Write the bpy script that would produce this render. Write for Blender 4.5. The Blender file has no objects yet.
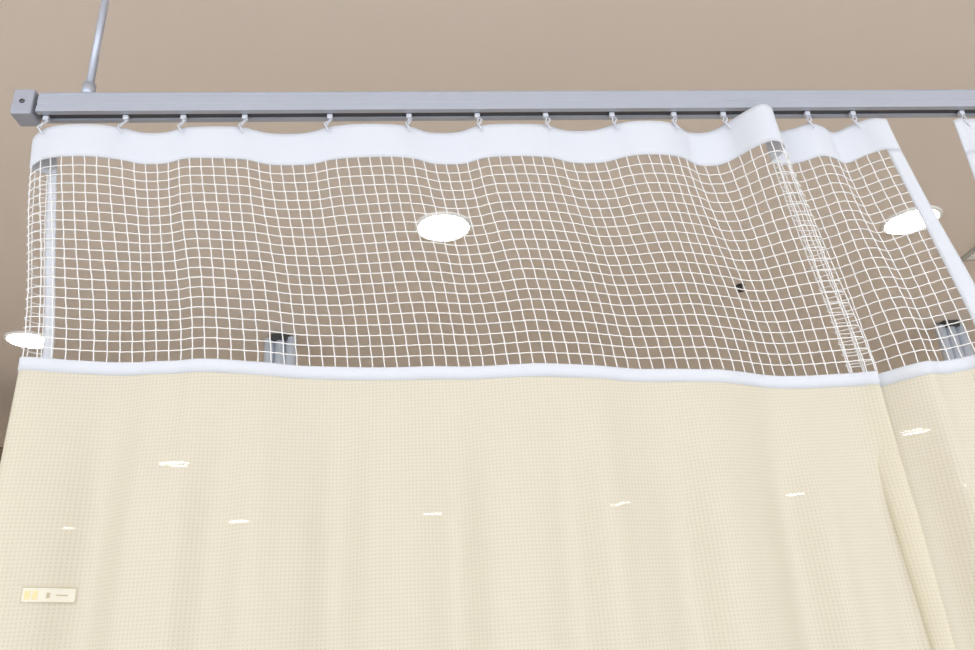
import bpy, bmesh, math, random
from mathutils import Matrix, Vector
random.seed(4)
scn=bpy.context.scene
scn.view_settings.view_transform='Standard'
scn.view_settings.look='None'
# ---------------- helpers
def mat(name,col,rough=0.6,metal=0.0,emit=0.0,ecol=None,noise=0.0,nscale=8.0,bump=0.0):
    m=bpy.data.materials.new(name); m.use_nodes=True
    nt=m.node_tree; b=nt.nodes['Principled BSDF']
    b.inputs['Base Color'].default_value=(*col,1); b.inputs['Roughness'].default_value=rough
    b.inputs['Metallic'].default_value=metal
    if emit:
        b.inputs['Emission Color'].default_value=(*(ecol or col),1); b.inputs['Emission Strength'].default_value=emit
    tc=nt.nodes.new('ShaderNodeTexCoord'); n=nt.nodes.new('ShaderNodeTexNoise'); n.inputs['Scale'].default_value=nscale
    nt.links.new(tc.outputs['Object'],n.inputs['Vector'])
    if noise:
        r=nt.nodes.new('ShaderNodeMixRGB'); r.inputs[1].default_value=(*[c*(1-noise) for c in col],1)
        r.inputs[2].default_value=(*[min(1,c*(1+noise)) for c in col],1)
        nt.links.new(n.outputs['Fac'],r.inputs[0]); nt.links.new(r.outputs[0],b.inputs['Base Color'])
    if bump:
        bp=nt.nodes.new('ShaderNodeBump'); bp.inputs['Strength'].default_value=bump; bp.inputs['Distance'].default_value=.01
        nt.links.new(n.outputs['Fac'],bp.inputs['Height']); nt.links.new(bp.outputs[0],b.inputs['Normal'])
    return m
def obj(name,bm_or_me,m=None,parent=None,smooth=True):
    if isinstance(bm_or_me,bmesh.types.BMesh):
        me=bpy.data.meshes.new(name); bm_or_me.to_mesh(me); bm_or_me.free()
    else: me=bm_or_me
    o=bpy.data.objects.new(name,me); scn.collection.objects.link(o)
    if m: me.materials.append(m)
    if smooth:
        for p in me.polygons: p.use_smooth=True
    if parent: o.parent=parent
    return o
def empty(name,loc=(0,0,0)):
    o=bpy.data.objects.new(name,None); o.empty_display_size=.1; o.location=loc; scn.collection.objects.link(o); return o
def box(name,lo,hi,m,parent=None,bevel=0,M=None):
    bm=bmesh.new(); bmesh.ops.create_cube(bm,size=1)
    for v in bm.verts:
        v.co=Vector([lo[i]+(v.co[i]+.5)*(hi[i]-lo[i]) for i in range(3)])
    if bevel: bmesh.ops.bevel(bm,geom=bm.edges[:],offset=bevel,segments=2,affect='EDGES',profile=.5)
    if M: bm.transform(M)
    return obj(name,bm,m,parent,smooth=False)
def cyl(bm,r1,r2,z0,z1,c=(0,0),seg=32,cap=True):
    res=bmesh.ops.create_cone(bm,cap_ends=cap,segments=seg,radius1=r1,radius2=r2,depth=z1-z0)
    bmesh.ops.translate(bm,verts=res['verts'],vec=(c[0],c[1],(z0+z1)/2))
def tubes(paths,rad,name,m,parent,normals=None,k=4):
    V=[];Fc=[]
    for pi,P in enumerate(paths):
        base=len(V); n=len(P)
        for i,p in enumerate(P):
            t=(P[min(i+1,n-1)]-P[max(i-1,0)]).normalized()
            nn=normals[pi][i] if normals else Vector((0.13,1,.21))
            s=t.cross(nn).normalized(); q=s.cross(t).normalized()
            for j in range(k):
                a=2*math.pi*j/k
                V.append(p+s*math.cos(a)*rad+q*math.sin(a)*rad)
        for i in range(n-1):
            for j in range(k):
                a=base+i*k+j; b=base+i*k+(j+1)%k
                Fc.append((a,b,b+k,a+k))
        Fc.append(tuple(base+j for j in range(k))[::-1]); Fc.append(tuple(base+(n-1)*k+j for j in range(k)))
    me=bpy.data.meshes.new(name); me.from_pydata([tuple(v) for v in V],[],Fc)
    return obj(name,me,m,parent)
# rail frame
A=Vector((-.776,1.063,0)); E1=Vector((.9963,.0858,0)); N=Vector((-.0858,.9963,0))
RM=Matrix(((E1.x,N.x,0,A.x),(E1.y,N.y,0,A.y),(0,0,1,0),(0,0,0,1)))
def W(a,b,z): return A+E1*a+N*b+Vector((0,0,z))
# ---------------- materials
M_ceil=mat('ceiling_paint',(.82,.735,.67),.9,noise=.02,nscale=1.5)
M_wall=mat('wall_paint',(.70,.63,.54),.9,noise=.03)
M_floor=mat('floor_vinyl',(.77,.71,.63),.5,noise=.05,nscale=3)
M_frame=mat('trim_paint',(.6,.6,.6),.4)
M_alu=mat('aluminium',(.46,.50,.59),.38,metal=.35,noise=.03,nscale=30)
M_aludark=mat('aluminium_slot',(.09,.09,.10),.5,metal=.3)
M_cap=mat('endcap_plastic',(.36,.38,.44),.45)
M_screw=mat('screw_steel',(.12,.12,.13),.35,metal=.8)
M_hook=mat('hook_nylon',(.62,.64,.70),.35)
M_net=mat('net_yarn',(.85,.85,.85),.8)
M_dark=mat('dark_wood',(.07,.05,.03),.5,noise=.3)
M_pipe=mat('pipe_white',(.78,.86,.98),.35)
M_black=mat('black_fitting',(.05,.05,.05),.5)
M_ring=mat('lamp_trim',(.85,.85,.83),.4)
M_lamp=mat('lamp_diffuser',(1,1,1),.5,emit=55,ecol=(1.0,.94,.83))
M_vent=mat('vent_metal',(.5,.5,.48),.5)
def cloth_mat(name,col,transl,base_tr,grid,period,bump=.5,dark=.85):
    m=bpy.data.materials.new(name); m.use_nodes=True; nt=m.node_tree; nt.nodes.clear()
    L=nt.links.new; nd=nt.nodes.new
    out=nd('ShaderNodeOutputMaterial'); uv=nd('ShaderNodeUVMap'); uv.uv_map='UVMap'
    sep=nd('ShaderNodeSeparateXYZ'); L(uv.outputs[0],sep.inputs[0])
    def wave(sock):
        a=nd('ShaderNodeMath'); a.operation='MULTIPLY'; a.inputs[1].default_value=2*math.pi/period; L(sock,a.inputs[0])
        s=nd('ShaderNodeMath'); s.operation='SINE'; L(a.outputs[0],s.inputs[0])
        r=nd('ShaderNodeMapRange'); r.inputs[1].default_value=-1; r.inputs[2].default_value=1; L(s.outputs[0],r.inputs[0]); return r.outputs[0]
    x=wave(sep.outputs[0]); y=wave(sep.outputs[1])
    mul=nd('ShaderNodeMath'); mul.operation='MULTIPLY'; L(x,mul.inputs[0]); L(y,mul.inputs[1])
    col_=nd('ShaderNodeMixRGB'); col_.inputs[1].default_value=(*col,1); col_.inputs[2].default_value=(*[c*dark for c in col],1); L(mul.outputs[0],col_.inputs[0])
    bp=nd('ShaderNodeBump'); bp.invert=True; bp.inputs['Strength'].default_value=bump; bp.inputs['Distance'].default_value=.001; L(mul.outputs[0],bp.inputs['Height'])
    d=nd('ShaderNodeBsdfDiffuse'); L(col_.outputs[0],d.inputs[0]); L(bp.outputs[0],d.inputs['Normal'])
    t=nd('ShaderNodeBsdfTranslucent'); L(col_.outputs[0],t.inputs[0])
    mx=nd('ShaderNodeMixShader'); mx.inputs[0].default_value=transl; L(d.outputs[0],mx.inputs[1]); L(t.outputs[0],mx.inputs[2])
    tr=nd('ShaderNodeBsdfTransparent'); m2=nd('ShaderNodeMixShader')
    p=nd('ShaderNodeMath'); p.operation='POWER'; p.inputs[1].default_value=2; L(mul.outputs[0],p.inputs[0])
    f=nd('ShaderNodeMath'); f.operation='MULTIPLY_ADD'; f.inputs[1].default_value=grid; f.inputs[2].default_value=base_tr; L(p.outputs[0],f.inputs[0])
    L(f.outputs[0],m2.inputs[0]); L(mx.outputs[0],m2.inputs[1]); L(tr.outputs[0],m2.inputs[2]); L(m2.outputs[0],out.inputs[0])
    return m
M_cream=cloth_mat('cream_mesh_fabric',(.875,.84,.715),.42,.003,.06,.0056,bump=.25,dark=.92)
M_band=cloth_mat('white_band_fabric',(.82,.85,.91),.25,.0,.0,.004,bump=.15,dark=.97)
M_label=mat('label_print',(.74,.71,.60),.6)
M_labeld=mat('label_ink',(.50,.44,.28),.6)
M_labely=mat('label_yellow',(.74,.64,.34),.6)

# ---------------- room
RX0,RX1,RY0,RY1,H=-7.0,8.0,-3.5,12.5,2.9
box('ceiling',(RX0-.1,RY0-.1,H),(RX1+.1,RY1+.1,H+.1),M_ceil)
box('floor',(RX0-.1,RY0-.1,-.1),(RX1+.1,RY1+.1,0),M_floor)
box('wall_left',(RX0-.1,RY0-.1,0),(RX0,RY1+.1,H),M_wall)
box('wall_right',(RX1,RY0-.1,0),(RX1+.1,RY1+.1,H),M_wall)
box('wall_far',(RX0,RY1,0),(RX1,RY1+.1,H),M_wall)
# back wall with an added wide window, out of view, as a light source
wb=empty('wall_back')
wz0,wz1,wx0,wx1=.8,2.6,-5.5,6.5
box('sill_part',(RX0,RY0-.1,0),(RX1,RY0,wz0),M_wall,wb)
box('head_part',(RX0,RY0-.1,wz1),(RX1,RY0,H),M_wall,wb)
box('left_part',(RX0,RY0-.1,wz0),(wx0,RY0,wz1),M_wall,wb)
box('right_part',(wx1,RY0-.1,wz0),(RX1,RY0,wz1),M_wall,wb)
wn=empty('added_window')  # invented window behind the camera, added for the room's light
for i in range(7):
    x=wx0+(wx1-wx0)*i/6
    box('mullion_%d'%(i+1),(x-.03,RY0-.09,wz0),(x+.03,RY0-.01,wz1),M_frame,wn)
for i,z in enumerate((wz0,wz1-.05)):
    box('rail_%d'%(i+1),(wx0,RY0-.09,z),(wx1,RY0-.01,z+.05),M_frame,wn)
al=bpy.data.lights.new('added_fill_light','AREA'); al.shape='RECTANGLE'; al.size=11.8; al.size_y=1.75; al.energy=285; al.color=(.84,.91,1.0)  # cool fill lamp added in the invented window opening, out of view
ao=bpy.data.objects.new('added_fill_light',al); scn.collection.objects.link(ao); ao.location=(.5,RY0-.12,1.7); ao.rotation_euler=(math.radians(90),0,0)
w=bpy.data.worlds.new('World'); scn.world=w; w.use_nodes=True
w.node_tree.nodes['Background'].inputs[0].default_value=(.8,.88,1,1); w.node_tree.nodes['Background'].inputs[1].default_value=.8
for i,(x0,y0,x1,y1) in enumerate([(RX0,RY1-.015,RX1,RY1),(RX0,RY0,RX0+.015,RY1),(RX1-.015,RY0,RX1,RY1)]):
    box(['baseboard_far','baseboard_left','baseboard_right'][i],(x0,y0,0),(x1,y1,.1),M_frame)

# ---------------- downlights
def downlight(x,y,r):
    e=empty('ceiling_downlight',(x,y,H))
    bm=bmesh.new(); seg=48
    prof=[(r*1.16,0),(r*1.15,-.006),(r*1.06,-.009),(r*1.0,-.006),(r*1.0,-.001)]
    rings=[[bm.verts.new((a*math.cos(2*math.pi*i/seg),a*math.sin(2*math.pi*i/seg),z)) for i in range(seg)] for a,z in prof]
    for k in range(len(rings)-1):
        for i in range(seg):
            bm.faces.new((rings[k][i],rings[k][(i+1)%seg],rings[k+1][(i+1)%seg],rings[k+1][i]))
    obj('trim_ring',bm,M_ring,e)
    bm=bmesh.new(); cyl(bm,r,r,-.004,-.001,seg=48); obj('diffuser',bm,M_lamp,e,smooth=False)
LMP=[(-.14,2.41,.092),(1.67,2.58,.094),(-2.14,3.22,.092),(-2.53,5.83,.11),(-4.92,8.61,.125),(-3.02,8.87,.125),(-.79,9.16,.125),(1.47,9.27,.125),(3.65,9.40,.115),(3.56,6.30,.12),(5.81,9.52,.11),
 (-2.2,-.6,.11),(0,-1.0,.11),(2.2,-.6,.11),(4.4,-.4,.11),(-4.4,-.6,.11),(4.0,2.8,.11),(-4.6,3.0,.11),(-5,5.8,.11),(6,3,.11),(6,6.2,.11)]
for l in LMP: downlight(*l)

# ---------------- cloth class
def catmull(P,n):
    out=[]
    for i in range(len(P)-1):
        p0=P[max(i-1,0)];p1=P[i];p2=P[i+1];p3=P[min(i+2,len(P)-1)]
        for k in range(n):
            t=k/n
            out.append(tuple(.5*((2*b)+(-a+c)*t+(2*a-5*b+4*c-d)*t*t+(-a+3*b-3*c+d)*t**3) for a,b,c,d in zip(p0,p1,p2,p3)))
    out.append(tuple(P[-1])); return out
class Cloth:
    # rows: (a0,b0,dz0, a1,b1, a2,b2)
    def __init__(s,rows,zb):
        s.D=catmull(rows,16); s.zb=zb
        s.u=[0]
        for p,q in zip(s.D,s.D[1:]): s.u.append(s.u[-1]+max(1e-4,.5*math.hypot(q[0]-p[0],q[1]-p[1])+.5*math.hypot(q[3]-p[3],q[4]-p[4])))
        s.L=s.u[-1]
    def at(s,u):
        u=min(max(u,0),s.L)
        lo,hi=0,len(s.u)-1
        while hi-lo>1:
            m=(lo+hi)//2
            if s.u[m]<=u: lo=m
            else: hi=m
        t=(u-s.u[lo])/(s.u[hi]-s.u[lo])
        return [x+(y-x)*t for x,y in zip(s.D[lo],s.D[hi])]
    def pt(s,u,v):
        # v 0..1 : top edge to net bottom ; 1..2 down to hem
        a0,b0,dz,a1,b1,a2,b2=s.at(u)
        zt=2.376+dz; zb=s.zb(a1)
        if v<=1:
            f=v; g=f*f*(3-2*f)*.5+f*.5
            a=a0+(a1-a0)*g; b=b0+(b1-b0)*g; z=zt+(zb-zt)*v
            b+=.0015*math.sin(u*31+v*3)*math.sin(math.pi*v)
            a+=.0015*math.sin(u*47+v*7)*math.sin(math.pi*v)
        else:
            f=v-1; g=min(1,f*2.2); g=g*g*(3-2*g)
            a=a1+(a2-a1)*g; b=b1+(b2-b1)*g; z=zb+(.22-zb)*f
            h=min(1,f*7)
            b+=h*(.014*math.sin(u*36+1)+.004*math.sin(u*71+f*2))
        return W(a,b,z)
    def nrm(s,u,v):
        e=.003
        du=s.pt(u+e,v)-s.pt(u-e,v); dv=s.pt(u,v+e)-s.pt(u,v-e)
        n=du.cross(dv)
        return n.normalized() if n.length>1e-12 else N
    def grid(s,name,u0,u1,v0,v1,nu,nv,m,parent,thick=0,off=0):
        V=[];UV=[]
        for j in range(nv+1):
            for i in range(nu+1):
                u=u0+(u1-u0)*i/nu; v=v0+(v1-v0)*j/nv
                p=s.pt(u,v)
                if off: p=p+s.nrm(u,v)*off
                V.append(tuple(p)); UV.append((u,p.z))
        Fc=[(j*(nu+1)+i,j*(nu+1)+i+1,(j+1)*(nu+1)+i+1,(j+1)*(nu+1)+i) for j in range(nv) for i in range(nu)]
        me=bpy.data.meshes.new(name); me.from_pydata(V,[],Fc)
        l=me.uv_layers.new(name='UVMap')
        for lp in me.loops: l.data[lp.index].uv=UV[lp.vertex_index]
        o=obj(name,me,m,parent)
        if thick:
            md=o.modifiers.new('Solid','SOLIDIFY'); md.thickness=thick; md.offset=0
        return o
def build_curtain(rows,zb,hooks,hem1=.018):
    C=Cloth(rows,zb); e=empty('hospital_privacy_curtain')
    nu=int(C.L/.004)
    vb=.148
    C.grid('top_band',0,C.L,0,vb,nu,8,M_band,e,.0022)
    C.grid('middle_band',0,C.L,.982,1.008,nu,3,M_band,e,.0035)
    C.grid('lower_fabric',0,C.L,1.006,2.0,nu,60,M_cream,e)
    C.grid('bottom_hem',0,C.L,1.985,2.0,nu,1,M_band,e,.003)
    C.grid('side_hem_1',0,hem1,vb,.99,4,40,M_band,e,.002)
    C.grid('side_hem_2',C.L-.026,C.L,vb,.99,4,40,M_band,e,.002)
    # net
    paths=[];nr=[]
    cols=int(C.L/.0200)
    for i in range(1,cols):
        u=C.L*i/cols; P=[];Q=[]
        for j in range(41):
            v=vb-.01+(.995-vb+.01)*j/40
            uu=u+.0004*math.sin(j*1.7+i*2.1)
            P.append(C.pt(uu,v)); Q.append(C.nrm(uu,v))
        paths.append(P);nr.append(Q)
    rows_n=21
    for j in range(1,rows_n):
        v=vb+(.982-vb)*j/rows_n; P=[];Q=[]
        n=int(C.L/.0050)
        for i in range(n+1):
            u=C.L*i/n; vv=v+.0006*math.sin(i*1.57+j*1.3)
            P.append(C.pt(u,vv)); Q.append(C.nrm(u,vv))
        paths.append(P);nr.append(Q)
    tubes(paths,.00105,'net',M_net,e,nr,5)
    return C,e
HK=[.012,.150,.251,.360,.513,.658,.785,.914,1.041,1.161,1.258,1.426,1.518]
BC=.017
mid=lambda a:.055+(a+.005)/1.335*1.365
bm_pts=[(.055,.0),(.12,.014),(.19,.022),(.26,.008),(.327,-.004),(.40,.006),(.48,.020),(.605,.026),(.715,.015),(.86,-.008),(.95,.0),(1.02,.010),(1.08,.006),(1.153,.010),(1.265,.034),(1.36,.03),(1.43,.0)]
def interp(T,x):
    if x<=T[0][0]: return T[0][1]
    for (x0,y0),(x1,y1) in zip(T,T[1:]):
        if x<=x1:
            t=(x-x0)/(x1-x0); t=t*t*(3-2*t); return y0+(y1-y0)*t
    return T[-1][1]
rows=[(.022,.050,-.004,.082,.045,.088,.045),(.010,.055,-.004,.068,.05,.070,.05),(-.004,.045,-.006,.050,.045,.050,.035),(-.010,.028,-.014,.046,.02,.045,.018)]
hk=HK[:11]
for i,h in enumerate(hk):
    a1=mid(h)-(.012 if i==10 else 0); rows.append((h,BC,0,a1,BC+interp(bm_pts,a1),a1,BC+.6*interp(bm_pts,a1)))
    if i<len(hk)-1:
        amp={0:.016,1:.004,2:.006,3:.010,4:.011,5:.011,6:.008,7:.008,8:.015,9:.018}[i]
        sgn=[-1,1,-1,1,-1,1,-1,1,-1,1][i]
        for q,k in ((.3,.8),(.7,.8)):
            a=h+(hk[i+1]-h)*q; a1=mid(a)-(.008 if i==9 and q>.5 else 0)
            rows.append((a,BC+sgn*amp*k,-.004+(-.003 if sgn>0 else .003),a1,BC+interp(bm_pts,a1)+sgn*.002,a1,BC+.6*interp(bm_pts,a1)))
rows+=[(1.285,-.016,.003,1.366,.040,1.366,.028),(1.310,-.034,.006,1.397,.033,1.397,.025),(1.330,-.030,.000,1.422,.022,1.422,.018),
 (1.338,-.008,-.002,1.430,.024,1.432,.02),(1.336,.010,-.002,1.418,.036,1.426,.03),(1.332,.024,.0,1.400,.050,1.418,.036),(1.344,.036,-.0,1.402,.058,1.418,.042),(1.368,.038,-.003,1.425,.054,1.433,.038),
 (1.395,.028,-.004,1.45,.032,1.455,.026),(1.426,BC,0,1.475,.005,1.475,.012),(1.455,.022,-.004,1.50,-.01,1.50,.002),(1.480,.032,-.010,1.53,.0,1.53,.008),
 (1.518,BC,0,1.565,-.01,1.565,.003),(1.542,.0,-.002,1.59,-.03,1.59,-.01),(1.564,-.008,-.010,1.62,-.04,1.62,-.02)]
C1,e1=build_curtain(rows,lambda a:1.938-.052*a+max(0,a-1.43)*.12,HK)
# neighbouring curtain
rows2=[(1.714,.010,.0,1.715,.010,1.72,0),(1.726,.008,.003,1.735,.005,1.74,0)]
HK2=[1.742,1.86,1.98,2.10,2.22]
for i,h in enumerate(HK2):
    rows2.append((h,BC-(.008 if i==0 else 0),.002,h+.02,BC,h+.02,BC))
    if i<4:
        s_=(-1)**(i+1); rows2.append((h+.06,BC+s_*.02,-.006,h+.08,BC+s_*.02,h+.08,BC+s_*.02))
rows2.append((2.25,.02,-.004,2.27,.02,2.27,.02))
C2,e2=build_curtain(rows2,lambda a:1.86,HK2,.03)

# label on the main curtain
def find_u(C,a,v):
    best=None
    for i in range(400):
        u=.06+(C.L*.3)*i/400
        p=C.pt(u,v)-A; aa=p.dot(E1)
        if best is None or abs(aa-a)<best[0]: best=(abs(aa-a),u)
    return best[1]
v0=1+(1.93-1.598)/(1.93-.22); v1=1+(1.93-1.577)/(1.93-.22)
u0=find_u(C1,.110,v0); u1=find_u(C1,.170,v0)
sgn=1 if C1.nrm(u0,v0).dot(N)<0 else -1
C1.grid('care_label',u0,u1,v0,v1,20,3,M_label,e1,0,sgn*.0014)
du=u1-u0;dv=v1-v0
for k,(a,b,c,d,m_) in enumerate([(0,1,0,.06,M_labeld),(0,1,.94,1,M_labeld),(0,.012,0,1,M_labeld),(.988,1,0,1,M_labeld),(.06,.18,.25,.8,M_labely),(.22,.32,.25,.8,M_labely),(.48,.54,.35,.7,M_labeld),(.65,.85,.47,.55,M_labeld)]):
    C1.grid('print_%d'%k,u0+du*a,u0+du*b,v0+dv*c,v0+dv*d,6,2,m_,e1,0,sgn*.0018)

# ---------------- rail
rail=empty('curtain_rail')
prof=[(0,2.402),(0,2.414),(.0015,2.4155),(.0015,2.418),(0,2.4195),(0,2.436),(.0015,2.4375),(.0015,2.4395),(0,2.441),(.002,2.4445),(.032,2.4445),(.034,2.442),(.034,2.402),(.024,2.402),(.024,2.405),(.031,2.405),(.031,2.440),(.003,2.440),(.003,2.405),(.010,2.405),(.010,2.402)]
RL=3.2
bm=bmesh.new()
va=[bm.verts.new(W(0,b,z)) for b,z in prof]; vc=[bm.verts.new(W(RL,b,z)) for b,z in prof]
k=len(prof)
for i in range(k): bm.faces.new((va[i],va[(i+1)%k],vc[(i+1)%k],vc[i]))
bmesh.ops.recalc_face_normals(bm,faces=bm.faces[:])
obj('channel',bm,M_alu,rail,smooth=False)
box('slot_liner',(0,.006,2.4055),(RL,.028,2.41),M_aludark,rail,M=RM)
box('end_cap',(-.042,-.003,2.396),(-.006,.037,2.449),M_cap,rail,bevel=.003,M=RM)
bm=bmesh.new(); cyl(bm,.0045,.004,0,.002,seg=20); bm.transform(Matrix.Translation(W(-.024,-.003,2.422))@Matrix.Rotation(math.radians(90),4,'X')); obj('end_cap_screw',bm,M_screw,rail)
# suspension rods
for i,a in enumerate((.076,2.4)):
    c=W(a,.017,0)
    bm=bmesh.new(); cyl(bm,.0068,.0068,2.445,2.9,(c.x,c.y)); cyl(bm,.0125,.0115,2.4445,2.474,(c.x,c.y)); cyl(bm,.030,.034,2.888,2.9,(c.x,c.y))
    obj('suspension_rod_%d'%(i+1),bm,M_alu,rail)
# hooks
def hookset(hs,parent):
    for i,a in enumerate(hs):
        h=box('glider_%d'%i,(a-.005,.0125,2.394),(a+.005,.0215,2.4035),M_hook,parent,bevel=.0015,M=RM)
        t=random.uniform(-.004,.004)
        P=[W(a,.017,2.394),W(a+t*.3,.016,2.389),W(a-.003+t,.014,2.384),W(a-.0045+t,.010,2.378),W(a-.003+t,.007,2.372),W(a+.002+t,.007,2.364),W(a+.004+t,.009,2.360)]
        P=[Vector(p) for p in catmull([tuple(p) for p in P],4)]
        Q=[W(a+.004,.017,2.394),W(a+.0045+t,.013,2.387),W(a+.002+t,.009,2.380),W(a-.001+t,.008,2.374)]
        Q=[Vector(p) for p in catmull([tuple(p) for p in Q],4)]
        tubes([P,Q],.0018,'hook_%d'%i,M_hook,parent,k=8)
hookset(HK,e1); hookset(HK2,e2)

# ---------------- ceiling details
sp=empty('fire_sprinkler',(1.15,3.09,H))
bm=bmesh.new(); cyl(bm,.020,.017,-.006,0); cyl(bm,.008,.008,-.025,-.006); cyl(bm,.014,.014,-.031,-.025)
obj('sprinkler_head',bm,M_black,sp,smooth=False)
vt=empty('ceiling_vent',(2.20,2.87,H))
box('frame',(-.13,-.10,-.008),(.13,.10,0),M_vent,vt,bevel=.002)
for i in range(6): box('slat_%d'%i,(-.11,-.08+i*.028,-.011),(.11,-.060+i*.028,-.006),M_ring,vt)
# vertical pipe runs
def pipes(x,y):
    e=empty('pipe_column',(x,y,0))
    bm=bmesh.new()
    for i in range(3): cyl(bm,.026,.026,0,H-.02,(-.052+.052*i,0),24)
    obj('pipes',bm,M_pipe,e)
    box('ceiling_collar',(-.040,-.032,H-.035),(.040,.03,H),M_black,e,bevel=.004)
    for i,z in enumerate((.5,1.5)): box('clamp_%d'%i,(-.085,-.03,z),(.085,.03,z+.03),M_ring,e)
pipes(-1.0,3.35); pipes(2.44,3.73)
# dark wardrobe
wd=empty('wardrobe',(-2.9,3.6,0))
box('body',(-.5,0,.06),(.52,.55,2.5),M_dark,wd,bevel=.005)
box('plinth',(-.48,.03,0),(.50,.52,.06),M_black,wd)
for i in range(2):
    box('door_%d'%(i+1),(-.49+i*.505,-.02,.08),(.005+i*.505,0,2.48),M_dark,wd,bevel=.003)
    box('handle_%d'%(i+1),(-.04+i*.07,-.045,1.1),(-.025+i*.07,-.02,1.35),M_alu,wd)

# ---------------- camera
cd=bpy.data.cameras.new('camera'); cam=bpy.data.objects.new('camera',cd); scn.collection.objects.link(cam)
cd.sensor_width=36; cd.lens=750/975*36; cd.clip_start=.02
R=Matrix.Rotation(math.pi/2+math.radians(22.5),4,'X')@Matrix.Rotation(math.radians(-3.5),4,'Z')
cam.matrix_world=Matrix.Translation((0,0,1.5))@R
scn.camera=cam
